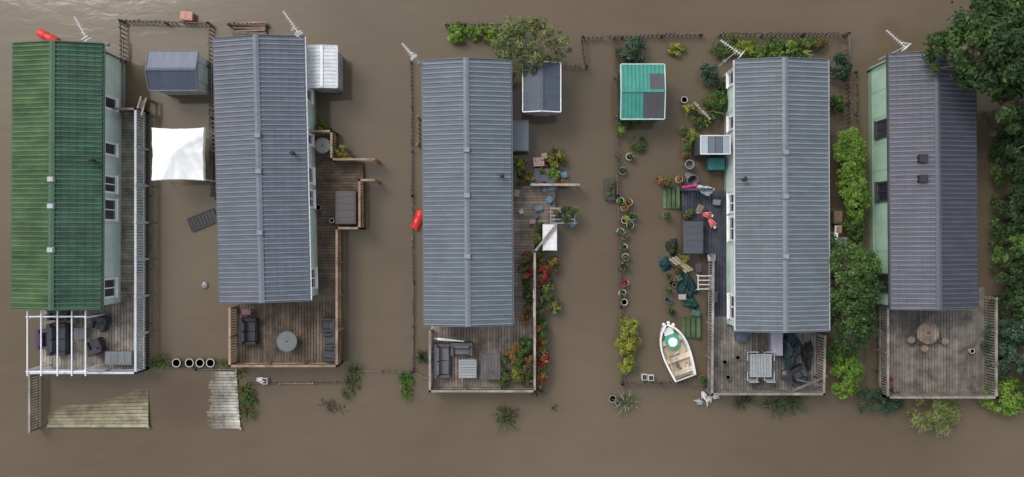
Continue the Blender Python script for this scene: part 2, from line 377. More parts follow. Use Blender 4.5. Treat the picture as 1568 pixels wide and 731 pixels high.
def fence(pts,top=.55,col=(.10,.085,.07),sp=.19,name='picket_fence',pwid=.055,j=.3):
    b=B(); P=[W(x,y,top*.6) for x,y in pts]
    for p,q in zip(P[:-1],P[1:]):
        p=Vector((p[0],p[1],0));q=Vector((q[0],q[1],0));d=q-p;Ln=d.length;u=d/Ln;rz=math.atan2(u.y,u.x);nv=Vector((-u.y,u.x,0))
        k=max(1,round(Ln/1.8)); pv=p+Vector((0,0,top-.06))
        for i in range(1,k+1):
            nx=p+u*i*Ln/k+nv*rnd.uniform(-.03,.03)+Vector((0,0,top-.06+rnd.uniform(-.05,.05))); b.beam(pv,nx,.045,.05,'wood',col,j=j); pv=nx
        n=max(1,int(Ln/sp))
        for i in range(n):
            if rnd.random()<.05: continue
            c=p+u*((i+.5)*Ln/n)+nv*.04; hh=top+rnd.uniform(-.06,.04)
            b.box(c+Vector((0,0,hh/2-.25)),(pwid,.025,hh+.5),'wood',col,rz=rz+rnd.uniform(-.05,.05),rx=rnd.uniform(-.04,.04),j=j)
        for i in range(k+1): b.box(p+u*i*Ln/k+Vector((0,0,top/2-.2)),(.08,.08,top+.5),'wood',tuple(x*1.2 for x in col),rz=rz,j=j)
    return b.make(name)
ZD=.35
deck('timber_deck',[(184,172,221,455,'h'),(62,455,221,566,'v')],ZD,(.27,.235,.20))
deck('timber_deck',[(470,205,514,247,'h'),(470,247,556,350,'h'),(470,350,521,462,'h'),(362,440,521,556,'v')],ZD,(.135,.102,.076))
deck('timber_deck',[(775,285,850,345,'h'),(775,345,818,490,'h'),(660,490,818,593,'v')],ZD,(.25,.205,.17))
deck('timber_deck',[(1085,485,1250,597,'v')],ZD,(.19,.17,.148))
deck('composite_deck',[(1044,292,1125,388,'v'),(1083,388,1125,485,'v')],ZD,(.055,.06,.082),.12)
deck('timber_deck',[(1345,440,1508,602,'v')],ZD,(.17,.15,.13))
WR=(.48,.53,.56)
railing('deck_railing',[(222,172),(222,566),(62,566)],ZD,1.05,WR,kind='paint',j=.06)
railing('deck_railing',[(186,172),(222,172)],ZD,1.05,(.2,.17,.14))
b=B(); b.beam(W(216,178,1.2),W(224,150,.9),.08,.06,'wood',(.3,.26,.22)); b.beam(W(208,176,1.2),W(216,148,.9),.08,.06,'wood',(.3,.26,.22)); 
for t in (.2,.4,.6,.8): b.beam(W(208+8*t,176-28*t,.5-.3*t),W(216+8*t,178-28*t,.5-.3*t),.2,.04,'wood',(.3,.25,.2))
for px,py in ((216,150),(224,152)): X=W(px,py,.9); b.box((X[0],X[1],.2),(.08,.08,1.4),'wood',(.25,.2,.16))
b.make('wooden_steps')
OBR=(.32,.22,.15)
railing('deck_railing',[(484,205),(514,205),(514,247),(578,247)],ZD,1.0,OBR)
railing('deck_railing',[(578,278),(556,278),(556,350),(522,350),(522,556),(362,556),(362,470)],ZD,1.0,OBR)
railing('deck_railing',[(813,285),(884,285)],ZD,1.0,(.32,.31,.28))
railing('deck_railing',[(850,345),(818,385),(818,594),(661,594),(661,505)],ZD,.95,(.28,.25,.22))
railing('deck_railing',[(1085,390),(1083,598),(1250,598),(1252,512)],ZD,1.0,(.26,.235,.21))
railing('deck_railing',[(1044,292),(1083,292)],ZD,1.0,(.04,.045,.05),kind='paint')
railing('deck_railing',[(1346,470),(1346,603),(1508,603),(1508,455)],ZD,1.0,(.24,.21,.185))
fence([(188,95),(186,33),(321,37),(324,300)],.5)
fence([(324,180),(330,305)],.7)
fence([(350,38),(408,38)],.4)
fence([(683,38),(770,38)],.6)
fence([(850,102),(898,103),(892,58),(1075,53)],.5)
fence([(942,58),(946,300),(950,470),(952,588),(1076,588)],.5,(.085,.07,.06))
fence([(1103,53),(1297,53),(1302,210)],.7,(.12,.10,.085))
fence([(629,95),(631,300),(632,566)],.25,(.11,.09,.07))
fence([(640,180),(640,222)],.7,(.2,.13,.08))
fence([(378,588),(530,586),(536,568),(632,570),(660,582)],.14,(.15,.13,.11),.3)
fence([(221,560),(300,566),(362,566)],.14,(.15,.13,.11),.3)
fence([(229,300),(231,560)],.03,(.10,.08,.06),.5)
fence([(1312,110),(1315,370)],.3,(.08,.07,.06),.4)
railing('deck_railing',[(59,572),(59,656)],.1,.8,(.25,.22,.19))
b=B()
for y0,y1,x in ((95,300,324),(60,190,188)):
    b.beam(W(x,y0,.45),W(x,y1,.45),.05,.05,'wood',(.16,.14,.12))
b.make('fence_rail')
def ramp(name,corners,col):
    P=[Vector(W(*c)) for c in corners]; b=B()
    n=max(2,round((P[0]-P[3]).length/.14))
    for i in range(n):
        t0=(i+.06)/n;t1=(i+.94)/n; f=(1+rnd.uniform(-.25,.25))
        a=P[0].lerp(P[3],t0);c=P[1].lerp(P[2],t0);d=P[1].lerp(P[2],t1);e=P[0].lerp(P[3],t1); ex=(c-a).normalized()*rnd.uniform(-.05,.05)
        a=a+ex;e=e+ex; dn=Vector((0,0,-.04)); segs=9; jz=rnd.uniform(-.015,.015)
        for k in range(segs):
            s0=k/segs;s1=(k+1)/segs
            A,C,D,E=a.lerp(c,s0),a.lerp(c,s1),e.lerp(d,s1),e.lerp(d,s0)
            up=Vector((0,0,jz)); A,C,D,E=A+up,C+up,D+up,E+up
            zz=(A.z+C.z+D.z+E.z)/4; t=max(0,min(1,zz/.13)); cc=Vector((.115,.088,.055)).lerp(Vector(col),.1+.9*t)*(1+(f-1)*t)
            b.add([A,C,D,E,A+dn,C+dn,D+dn,E+dn],[(0,3,2,1),(4,5,6,7),(0,1,5,4),(2,3,7,6),(0,4,7,3),(1,2,6,5)],'wood',tuple(cc))
    for c in (P[2],P[3]): b.box((c.x,c.y,c.z-.4),(.1,.1,.8),'wood',tuple(x*.7 for x in col))
    b.make(name)
ramp('landing_stage',[(75,602,-.13),(227,594,.02),(227,655,.17),(73,655,.13)],(.28,.26,.17))
ramp('landing_stage',[(302,569,-.07),(362,569,.13),(368,657,.15),(300,657,-.06)],(.42,.40,.36))

# ---------------------------------------------------------------- outbuildings
def shed(name,x0,y0,x1,y1,ze,rise,axis,roofA,roofB,wallc,trim,kind='roof',rib=0,patches=()):
    a=W(x0,y0,ze);b_=W(x1,y1,ze);cx,cy=(a[0]+b_[0])/2,(a[1]+b_[1])/2;wx,wy=b_[0]-a[0],a[1]-b_[1]
    rz=0
    if axis=='x': wx,wy=wy,wx; rz=math.pi/2
    g=group(name,(cx,cy,0),rz); hw=wx/2;L=wy
    r=B()
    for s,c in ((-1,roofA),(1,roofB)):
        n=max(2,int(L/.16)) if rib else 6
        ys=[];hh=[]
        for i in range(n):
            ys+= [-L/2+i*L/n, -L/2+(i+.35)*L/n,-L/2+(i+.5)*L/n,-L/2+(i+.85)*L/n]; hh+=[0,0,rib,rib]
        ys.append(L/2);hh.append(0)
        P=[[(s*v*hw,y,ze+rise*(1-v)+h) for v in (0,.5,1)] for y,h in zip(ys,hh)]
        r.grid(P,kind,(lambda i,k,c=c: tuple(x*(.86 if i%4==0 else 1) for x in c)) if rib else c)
    r.prism([(-hw,ze-.05),(0,ze+rise-.05),(hw,ze-.05),(hw,ze-.012),(0,ze+rise-.012),(-hw,ze-.012)],-L/2+.004,L/2-.004,kind,tuple(x*.7 for x in roofA))
    r.beam((0,-L/2,ze+rise+rib+.02),(0,L/2,ze+rise+rib+.02),.12,.03,kind,tuple(x*1.1 for x in roofA))
    for s in (-1,1):
        for e in (-1,1): r.beam((s*hw,e*(L/2+.02),ze-.03),(0,e*(L/2+.02),ze+rise-.01),.04,.1,'paint',trim)
        r.box((s*(hw+.02),0,ze-.03),(.04,L,.09),'paint',trim)
    r.make('roof',parent=g)
    wl=B(); ww=hw-.07
    wl.prism([(-ww,-.5),(ww,-.5),(ww,ze-.07),(0,ze+rise-.09),(-ww,ze-.07)],-L/2+.1,L/2-.1,'wall',wallc)
    for s in (-1,1):
        y=-L/2+.15
        while y<L/2-.1:
            wl.box((s*(ww+.008),y,ze/2-.1),(.016,.03,ze-.1),'wall',tuple(x*.7 for x in wallc)); y+=.22
        x=-ww+.15
        while x<ww-.1:
            wl.box((x,s*(L/2-.092),ze/2-.1),(.03,.016,ze-.1),'wall',tuple(x_*.7 for x_ in wallc)); x+=.22
    wl.make('walls',parent=g)
    d=B(); d.box((0,-L/2+.07,.85),(.8,.05,1.7),'paint',tuple(x*.85 for x in wallc)); d.box((.3,-L/2+.03,.9),(.03,.04,.12),'metal',(.1,.1,.1)); d.make('door',parent=g)
    if patches:
        pb=B()
        for (sx,vx0,vx1,y0_,y1_,c) in patches:
            zf=lambda v: ze+rise*(1-v)+rib+.012
            pb.add([(sx*vx0*hw,y0_*L/2,zf(vx0)),(sx*vx1*hw,y0_*L/2,zf(vx1)),(sx*vx1*hw,y1_*L/2,zf(vx1)),(sx*vx0*hw,y1_*L/2,zf(vx0))],[(0,1,2,3)],'roof',c)
        pb.make('roof_felt_patches',parent=g)
    return g
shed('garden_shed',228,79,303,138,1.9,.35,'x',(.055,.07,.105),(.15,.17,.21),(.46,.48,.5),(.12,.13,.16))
shed('storage_shed',471,71,516,134,1.8,.12,'y',(.64,.66,.68),(.64,.66,.68),(.35,.37,.38),(.6,.6,.6),'paint',.02)
shed('garden_shed',801,97,858,171,1.9,.3,'y',(.06,.075,.10),(.065,.08,.105),(.35,.36,.36),(.8,.8,.8))
shed('garden_shed',951,99,1017,182,1.8,.2,'x',(.035,.22,.175),(.035,.24,.19),(.04,.16,.12),(.5,.6,.56),'paint',.012,
     patches=[(-1,.02,.98,-.98,-.02,(.055,.057,.063)),(1,.02,.65,-.98,-.3,(.065,.07,.075))])
def flatroof(name,x0,y0,x1,y1,z,cols,frame,wallc,panels=3):
    a=W(x0,y0,z);b_=W(x1,y1,z);cx,cy=(a[0]+b_[0])/2,(a[1]+b_[1])/2;wx,wy=b_[0]-a[0],a[1]-b_[1]
    b=B(); b.box((0,0,z/2-.06),(wx-.08,wy-.08,z-.1),'wall',wallc)
    for i in range(panels):
        b.box((-wx/2+(i+.5)*wx/panels,0,z-.02),(wx/panels-.02,wy-.04,.04),'plastic',cols[i%len(cols)],j=.05)
    for s in (-1,1): b.box((s*wx/2,0,z-.01),(.05,wy+.05,.08),'paint',frame); b.box((0,s*wy/2,z-.008),(wx-.05,.05,.08),'paint',frame)
    return b.make(name,(cx,cy,0))
flatroof('glazed_porch',1073,208,1118,236,2.0,[(.35,.40,.44),(.12,.14,.17),(.10,.12,.14),(.3,.34,.38)],(.6,.6,.6),(.07,.08,.09),4)
flatroof('garden_locker',783,185,809,231,1.0,[(.15,.17,.20)],(.11,.12,.14),(.08,.09,.11),1)

def gazebo(px,py,half):
    zt=2.1; x,y,_=W(px,py,zt); g=group('gazebo',(x,y,0)); h=m(half,zt); b=B(); n=32
    def pt(u,v):
        X=u*h*(1-.05*(1-v*v)); Y=v*h*(1-.05*(1-u*u)); d=max(abs(u),abs(v)); a=math.atan2(v,u)
        z=zt+.5*(1-d)**1.15-.08*(1-abs(abs(u)-abs(v)))*d*(1-d)*2+.03*math.sin(a*9+2*d)*d+.02*math.sin(u*13+v*7)+.012*math.sin(a*23)*d
        return (X,Y,z)
    us=[-1+2*i/n for i in range(n+1)]
    b.grid([[pt(u,v) for v in us] for u in us],'fabric',(.80,.81,.80),True)
    ed=[(u,-1) for u in us]+[(1,u) for u in us[1:]]+[(-u,1) for u in us[1:]]+[(-1,-u) for u in us[1:]]
    top=[pt(*e) for e in ed]; bot=[(p[0]*1.015,p[1]*1.015,p[2]-.22-.03*abs(math.sin(i*.9))) for i,p in enumerate(top)]
    b.grid([top,bot],'fabric',(.76,.77,.76),True)
    b.make('canopy',parent=g); l=B()
    for sx in (-1,1):
        for sy in (-1,1): l.tube((sx*h*.95,sy*h*.95,-.5),(sx*h*.95,sy*h*.95,zt-.05),.03,'metal',(.6,.6,.6)); l.tube((sx*h*.93,sy*h*.93,zt-.12),(0,0,zt+.30),.015,'metal',(.6,.6,.6))
    l.make('frame',parent=g)
gazebo(272,236,40.5)

def pergola():
    z=2.25; g=group('pergola',(0,0,0)); b=B(); c=(.70,.72,.74)
    for y in (485,569): b.beam(W(40,y,z),W(134,y,z),.06,.08,'paint',c)
    for x in (42,63,88,110,131): 
        p=W(x,476,z+.06);q=W(x,576,z+.06); b.beam(p,q,.045,.06,'paint',c)
    for x in (44,130):
        for y in (487,567):
            p=W(x,y,z); b.beam((p[0],p[1],-.3),p,.07,.07,'paint',c)
    b.make('frame',parent=g)
pergola()

# ---------------------------------------------------------------- furniture
RT=(.045,.045,.05);CU=(.075,.08,.09)
def place(b,name,px,py,zt,z0=ZD,rz=0,bev=.015):
    x,y,_=W(px,py,zt); return b.make(name,(x,y,z0),math.radians(rz),bev=bev)
def sofa(px,py,w_,d_,rz=0,col=RT,cu=CU,name='rattan_sofa',seats=None):
    b=B(); seats=seats or max(1,round((w_-.3)/.6)); iw=w_-.28
    b.box((0,0,.18),(w_,d_,.28),'rattan',col); b.box((0,d_/2-.08,.5),(w_,.16,.45),'rattan',col)
    for s in (-1,1): b.box((s*(w_/2-.07),-.02,.42),(.14,d_-.04,.3),'rattan',col); 
    for s in (-1,1):
        for t in (-1,1): b.box((s*(w_/2-.06),t*(d_/2-.06),.02),(.06,.06,.06),'metal',(.03,.03,.03))
    for i in range(seats):
        x=-iw/2+(i+.5)*iw/seats; b.box((x,-.06,.37),(iw/seats-.02,d_-.24,.11),'fabric',cu,j=.1); b.box((x,d_/2-.2,.56),(iw/seats-.04,.12,.34),'fabric',cu,rx=-.2,j=.1)
    return place(b,name,px,py,ZD+.5,rz=rz,bev=.025)
def chair(px,py,rz=0,col=RT,cu=CU): return sofa(px,py,.66,.66,rz,col,cu,'garden_armchair',1)
def roundtable(px,py,rp,col,kind='paint',z0=ZD,slats=False,h=.72):
    r=m(rp,z0+h); b=B(); b.lathe([(r*.97,h-.03),(r,h-.015),(r*.98,h)],kind,col,n=32)
    if slats:
        for i in range(-4,5):
            ww=math.sqrt(max(0,r*r-(i*r/4.6)**2))*2; b.box((i*r/4.6,0,h+.012),(r/4.6-.02,ww*.98,.02),kind,col,j=.15)
        b.lathe([(.06,h+.02),(.06,h+.04)],'metal',(.05,.05,.05),n=12)
    else:
        b.lathe([(r*1.01,h-.02),(r*1.01,h+.012),(r*.95,h+.012),(r*.95,h-.02)],'metal',tuple(x*.6 for x in col),n=32)
        b.lathe([(.04,h),(.04,h+.03)],'metal',(.05,.05,.05),n=10)
    b.tube((0,0,.05),(0,0,h-.03),.04,'metal',(.08,.08,.08))
    for i in range(4):
        a=i*1.571+.4; b.tube((0,0,.3),(math.cos(a)*r*.7,math.sin(a)*r*.7,.0),.025,'metal',(.08,.08,.08))
    return place(b,'round_table',px,py,z0+h,z0,bev=0)
def recttable(px,py,w_,d_,rz,col,kind='paint',z0=ZD,h=.7,slat=True,name='garden_table',leg=(.08,.08,.08)):
    b=B(); n=max(3,int(w_/.12)) 
    for i in range(n): b.box((-w_/2+(i+.5)*w_/n,0,h-.015),(w_/n-(.014 if slat else .0),d_-.1,.025),kind,col,j=.08)
    for s in (-1,1): b.box((0,s*(d_/2-.025),h-.012),(w_,.05,.035),kind,col); 
    for s in (-1,1):
        for t in (-1,1): b.box((s*(w_/2-.05),t*(d_/2-.05),h/2-.02),(.05,.05,h-.04),'metal',leg)
    return place(b,name,px,py,z0+h,z0,rz,.006)
def chest(px,py,w_,d_,h,rz,col,name='storage_chest',z0=ZD,kind='plastic',lid=None):
    b=B(); lid=lid or col; b.box((0,0,h*.42),(w_-.06,d_-.06,h*.84),kind,col); b.box((0,0,h*.9),(w_,d_,h*.12),kind,lid,tp=.97)
    n=max(2,int(w_/.28))
    for i in range(n): b.box((-w_/2+(i+.5)*w_/n,0,h*.97),(w_/n-.06,d_-.14,.02),kind,lid,j=.06)
    for i in range(n): b.box((-w_/2+(i+.5)*w_/n,-d_/2+.025,h*.4),(.05,.03,h*.7),kind,tuple(x*.8 for x in col))
    b.box((0,-d_/2-.005,h*.82),(.16,.03,.06),'metal',(.1,.1,.1))
    return place(b,name,px,py,z0+h,z0,rz,.015)
# terrace 1
sofa(88,520,1.45,.75,90); sofa(88,481,.9,.6,0)
recttable(121,511,.5,.5,0,(.14,.15,.18),h=.45)
chair(151,495,-20);chair(144,532,-155)
chest(181,549,1.25,.62,.6,0,(.16,.17,.18))
sofa(66,520,.9,.5,90,(.08,.05,.10),(.075,.05,.10),'garden_bench')
# terrace 2
sofa(380,508,1.2,.72,90,(.03,.03,.034),(.06,.062,.07)); roundtable(439,523,16,(.13,.145,.145),'paint')
chair(504,498,-90);chair(507,521,-85);chair(506,543,-95)
chest(529,318,1.55,.95,.62,90,(.07,.065,.065),'hot_tub_cover',lid=(.08,.072,.07))
recttable(377,478,.42,.25,0,(.22,.08,.14),h=.4,slat=False,name='side_table')
roundtable(494,223,12,(.20,.22,.20),'paint'); emptypot(487,318,5,ZD,BLK,(.3,.3,.3)); emptypot(508,338,4,ZD,WHT)
for a in ((522,238,6,YE),(532,240,5,OR),(515,232,5,BR),(541,241,4,MD),(526,228,4,YE)): potted(*a[:3],a[3],z0=ZD)
bush('shrub',492,195,11,9,.7,BR,260,.07,nb=7,z0=.1)
# terrace 3
sofa(677,553,1.55,.72,90,(.09,.09,.095),(.14,.14,.15)); sofa(707,535,1.0,.62,0,(.09,.09,.095),(.14,.14,.15))
recttable(716,565,.85,.8,90,(.28,.30,.32),h=.6)
recttable(751,561,.9,1.2,0,(.12,.11,.11),'wood',h=.55,name='slatted_bench')
b=B(); b.tube((-.6,0,.1),(.6,0,.12),.07,'fabric',(.75,.75,.75),r2=.02,n=10); b.tube((-.75,0,.1),(-.6,0,.1),.03,'metal',(.5,.5,.5)); place(b,'folded_parasol',690,521,ZD+.7,ZD+.6,-5,0)
chest(842,364,1.2,.66,.8,90,(.62,.62,.62),'chest_freezer',lid=(.72,.72,.72))
recttable(825,248,.5,.4,5,(.32,.2,.23),h=.7,z0=.1,name='side_table'); chest(835,270,1.05,.72,.55,-3,(.08,.09,.115),z0=.1)
b=B()
for i in range(5): b.box((0,-.35+i*.17,.75),(1.1,.05,.03),'metal',(.3,.31,.32))
for x in (-.55,0,.55):
    b.box((x,0,.74),(.04,.8,.04),'metal',(.25,.25,.26))
    for y in (-.38,.38): b.box((x,y,.36),(.04,.04,.72),'metal',(.25,.25,.26))
place(b,'plant_staging',862,330,1.0,.1,0,0)
b=B(); b.beam((-.35,0,.3),(.35,0,.33),.04,.04,'plastic',(.05,.25,.5)); b.beam((-.25,-.1,.3),(-.25,.12,.3),.05,.03,'plastic',(.05,.25,.5)); place(b,'garden_tool',842,290,.7,ZD,10,0)
chest(820,425,.5,.4,.45,0,(.03,.03,.03),'planter_box')
b=B(); b.box((0,0,.3),(.10,1.2,.5),'paint',(.7,.7,.68)) 
for i in range(5): b.box((.06,-.5+i*.25,.3),(.03,.08,.44),'paint',(.6,.6,.6))
place(b,'white_trellis',818,465,.9,ZD,0,.01)
q=random.Random(33)
for i in range(14):
    x,y=q.uniform(790,880),q.uniform(238,345)
    if x>848 and y>290: y=q.uniform(312,345)
    c=q.choice([(.5,.5,.48),(.08,.09,.1),(.10,.2,.3),(.3,.22,.15),(.25,.27,.28),(.4,.12,.1)])
    chest(x,y,q.uniform(.18,.4),q.uniform(.15,.3),.25,q.uniform(0,90),c,q.choice(['storage_box','planter_box']),z0=.1 if x>850 else ZD)
# home 4 clutter
chest(1062,364,1.5,.92,.65,90,(.07,.073,.085)); chest(1098,251,.75,.55,.7,0,(.03,.18,.17),'storage_chest',z0=.2)
def bin_(px,py,r,col,z0=.1,h=.7,tilt=0):
    b=B(); R=Euler((math.radians(tilt),0,0)); b.lathe([(r*.8,0),(r,h),(r*1.08,h),(r*1.08,h+.04),(r*.9,h+.04),(r*.75,.1),(0,.1)],'plastic',col,rot=R,n=20); place(b,'garden_bin',px,py,z0+h,z0,20,0)
bin_(1058,268,.26,(.16,.16,.16),h=.6,tilt=25); bin_(1056,252,.2,(.25,.24,.22),h=.5)
def steps(px,py,w_,d_,rz,col=(.08,.13,.06),n=4):
    b=B()
    for i in range(n): b.box((0,-d_/2+(i+.5)*d_/n,.05+.09*i),(w_,d_/n-.03,.05),'wood',col,j=.15)
    for s in (-1,1): b.beam((s*w_/2,-d_/2,-.1),(s*w_/2,d_/2,.3),.05,.16,'wood',tuple(x*.8 for x in col))
    place(b,'wooden_steps',px,py,.2,-.02,rz,0)
steps(1028,303,.95,.75,-90); steps(1058,502,.9,.85,-90)
def tarp(px,py,wx,wy,h,rz,col=(.025,.06,.065),name='tarpaulin_heap',z0=.0):
    SEED[0]+=1;q=random.Random(SEED[0]); n=18; ph=[q.uniform(0,6) for _ in range(6)]; b=B(); P=[]
    for i in range(n+1):
        row=[]
        for k in range(n+1):
            u=-1+2*i/n;v=-1+2*k/n; d=min(1,math.hypot(u,v)); e=(1+.18*math.sin(3*math.atan2(v,u)+ph[0])+.08*math.sin(7*math.atan2(v,u)+ph[4]))
            zz=h*max(0,(1-d**2.2))*(.75+.2*math.sin(u*4+ph[1])+.2*math.sin(v*5+ph[2])+.2*abs(math.sin((u+v)*7+ph[3]))+.12*math.sin(u*15-v*11))+.03
            f=max(abs(u),abs(v))/max(1e-6,math.hypot(u,v)) if d>0 else 1
            row.append((u*f*wx*e,v*f*wy*e,zz))
        P.append(row)
    b.grid(P,'tarp',col,True); place(b,name,px,py,z0+h*.5,z0,rz,0)
tarp(1053,438,.45,.75,.6,10); tarp(1022,404,.42,.33,.35,0,(.02,.06,.065)); tarp(1060,466,.35,.25,.4,0,(.02,.09,.065)); tarp(1030,378,.28,.4,.4,0,(.03,.035,.04))
tarp(1214,536,.45,.95,.9,0,(.04,.06,.07),'covered_barbecue',ZD); tarp(1238,545,.28,.7,.5,0,(.03,.032,.035),z0=ZD)
b=B()
for i in range(3): b.box((i*.13-.1,i*.05,.35+i*.03),(.1,1.0,.04),'wood',(.36,.29,.2),rz=.9,j=.2)
place(b,'timber_planks',1042,407,.45,0,0,0)
b=B()
for i in range(4): b.box((0,-.3+i*.2,.2),(.56,.04,.04),'paint',(.6,.6,.6))
for s in (-1,1): b.box((s*.3,0,.2),(.04,.7,.05),'paint',(.6,.6,.6)); b.box((s*.3,.33,.0),(.05,.05,.35),'paint',(.6,.6,.6)); b.box((s*.3,-.33,.0),(.05,.05,.35),'paint',(.6,.6,.6))
place(b,'metal_rack',1080,433,.7,ZD,0,0)
b=B(); b.tube((-.32,0,.1),(.3,.03,.1),.06,'plastic',(.6,.02,.2),r2=.05,n=12); b.lathe([(.0,-.02),(.08,.0),(.08,.06),(0,.09)],'plastic',(.55,.02,.2),c=(.3,.03,.06),n=12); place(b,'swimming_float',1057,286,1.4,1.1,5,0)
tarp(1081,291,.38,.2,.25,-15,(.5,.56,.6),'plastic_sheet',1.0)
def flamingo(px,py,z0,rz,c=(.60,.10,.09)):
    b=B(); b.lathe([(.01,-.22),(.08,-.14),(.11,0),(.09,.14),(.02,.26)],'plastic',c,c=(0,0,.5),rot=Euler((math.radians(75),0,0)),n=14)
    pts=[(0,.2,.52),(0,.32,.66),(0,.30,.84),(0,.36,.92),(0,.44,.88)]
    for p_,q_ in zip(pts[:-1],pts[1:]): b.tube(p_,q_,.028,'plastic',c,n=8)
    b.tube((0,.44,.88),(0,.5,.79),.03,'plastic',(.75,.7,.65),r2=.008)
    for s in (-1,1): b.tube((s*.05,0,.42),(s*.05,.02,0),.012,'plastic',(.7,.5,.45)); b.box((s*.10,-.04,.52),(.03,.34,.14),'plastic',(.75,.3,.26),rx=.2,rz=s*.2)
    b.box((0,-.26,.5),(.12,.16,.04),'plastic',(.75,.65,.6),rx=.3); place(b,'flamingo_ornament',px,py,z0+.5,z0,rz,0)
flamingo(1089,340,ZD,35); flamingo(1081,329,ZD,80,(.5,.06,.05))
q=random.Random(21)
for i in range(16):
    x,y=q.uniform(1018,1045),q.uniform(366,480)
    if q.random()<.5: emptypot(x,y,q.uniform(3,5),0,q.choice([BLK,STN,TERR,BLU]),q.choice([(.1,.1,.1),(.3,.28,.25),(.2,.1,.06)]))
    else: potted(x,y,q.uniform(3.5,5),q.choice([MD,DK,MX]),0,q.choice([BLK,TERR]),n=110)
for x,y,w_,d_,c in ((1045,455,.35,.25,(.35,.32,.28)),(1070,410,.3,.4,(.06,.06,.07)),(1040,425,.25,.3,(.12,.2,.28)),(1066,480,.4,.25,(.05,.12,.10)),(1090,395,.35,.3,(.4,.42,.44)),(1094,455,.3,.5,(.10,.10,.11)),(1098,310,.35,.25,(.2,.2,.22)),(1050,375,.3,.3,(.09,.09,.1)),(1072,320,.3,.4,(.2,.16,.12))):
    chest(x,y,w_,d_,.3,q.uniform(-30,30),c,'storage_box',z0=.1 if x<1075 else ZD)
# terrace 4 furniture
recttable(1165,560,1.0,1.05,0,(.30,.32,.33),'metal',h=.72)
for x,y,r in ((1152,546,0),(1178,546,0),(1152,576,180),(1178,576,180)):
    b=B(); b.box((0,0,.42),(.42,.42,.04),'fabric',(.12,.13,.14)); b.box((0,.2,.68),(.42,.04,.45),'metal',(.35,.36,.38),rx=-.15)
    for s in (-1,1):
        for t in (-1,1): b.tube((s*.19,t*.19,.42),(s*.21,t*.22,0),.015,'metal',(.4,.4,.4))
        b.beam((s*.22,.2,.62),(s*.22,-.2,.62),.04,.03,'metal',(.4,.4,.4))
    place(b,'garden_chair',x,y,ZD+.6,ZD,r,0)
chest(1190,527,.55,1.1,.5,0,(.38,.36,.44),'cushion_box'); chest(1137,517,.5,.4,.5,0,(.07,.09,.14))
b=B(); b.lathe([(.05,.55),(.24,.65),(.28,.8),(.26,.9),(.1,1.0),(0,1.0)],'metal',(.03,.03,.032),n=18)
for i in range(3): a=i*2.09; b.tube((math.cos(a)*.15,math.sin(a)*.15,.6),(math.cos(a)*.3,math.sin(a)*.3,0),.015,'metal',(.2,.2,.2))
place(b,'kettle_barbecue',1205,575,ZD+.9,ZD,0,0)
chair(1225,573,-60,(.03,.03,.035))
for x,y in ((1110,555),(1115,578),(1130,548)): emptypot(x,y,4,ZD,(.1,.1,.11),(.14,.14,.14),.3)
b=B(); b.beam((-.8,-.35,1.0),(.8,.35,1.05),.08,.05,'wood',(.15,.14,.14)); b.beam((-.6,.2,1.05),(.6,-.1,1.06),.06,.04,'wood',(.12,.12,.12)); b.box((-.5,-.2,.4),(.06,.06,1.2),'wood',(.1,.1,.1)); b.box((.5,.2,.4),(.06,.06,1.2),'wood',(.1,.1,.1)); place(b,'leaning_timber',1240,588,1.3,.2,0,0)
# terrace 5
roundtable(1421,510,17,(.24,.19,.15),'wood',slats=True)
for x,y in ((1448,523),(1396,521),(1417,534)):
    b=B(); b.lathe([(.14,.36),(.17,.42),(.15,.45)],'wood',(.24,.18,.13),n=16)
    for i in range(3): a=i*2.09; b.tube((math.cos(a)*.1,math.sin(a)*.1,.38),(math.cos(a)*.17,math.sin(a)*.17,0),.02,'wood',(.15,.11,.08))
    place(b,'wooden_stool',x,y,ZD+.45,ZD,0,0)
emptypot(1489,538,4,ZD,WHT)
def drum(px,py,r,L_,rz,col=(.6,.03,.025)):
    b=B(); pr=[(0,-L_/2),(r*.9,-L_/2),(r,-L_/2+.03)]
    for f in (-.2,.2): pr+=[(r,L_*f-.03),(r*1.06,L_*f),(r,L_*f+.03)]
    pr+=[(r,L_/2-.03),(r*.9,L_/2),(0,L_/2)]
    b.lathe(pr,'plastic',col,rot=Euler((math.radians(90),0,0)),n=24); b.tube((r*.4,-L_/2-.03,.05),(r*.4,-L_/2+.02,.05),.03,'plastic',(.5,.5,.5)); x,y,_=W(px,py,.1); b.make('floating_drum',(x,y,.08),math.radians(rz))
drum(73,57,.19,.95,62); drum(640,337,.22,.9,-22)
b=B(); b.lathe([(0,-.18),(.12,-.12),(.17,0),(.12,.12),(.04,.17),(.03,.24),(0,.24)],'plastic',(.6,.08,.04),n=18); b.tube((0,0,-.1),(.3,-.05,-.15),.012,'fabric',(.5,.45,.3)); place(b,'mooring_buoy',1437,70,.4,.2,30,0)
b=B(); b.lathe([(0,-.12),(.12,-.08),(.17,0),(.13,.1),(0,.13)],'plastic',(.22,.22,.20),n=18); b.tube((0,0,.1),(0,0,.17),.03,'metal',(.3,.3,.3)); place(b,'float_ball',313,437,.1,.02,0,0)
chest(285,24,.6,.42,.5,-5,(.36,.12,.08),'plastic_crate',z0=-.1,lid=(.38,.16,.11))
b=B()
for k in range(3):
    for i in range(7): b.box((rnd.uniform(-.06,.06),-.36+i*.12,.08+k*.14),(1.5,.08,.03),'wood',(.2,.14,.10),rz=rnd.uniform(-.08,.08),j=.45)
    for x in (-.7,0,.7): b.box((x,0,.02+k*.14),(.09,.8,.08),'wood',(.10,.07,.05))
place(b,'pallet_stack',380,46,.4,-.1,0,0)
b=B(); b.box((0,0,.1),(1.25,.62,.1),'plastic',(.014,.014,.017)) 
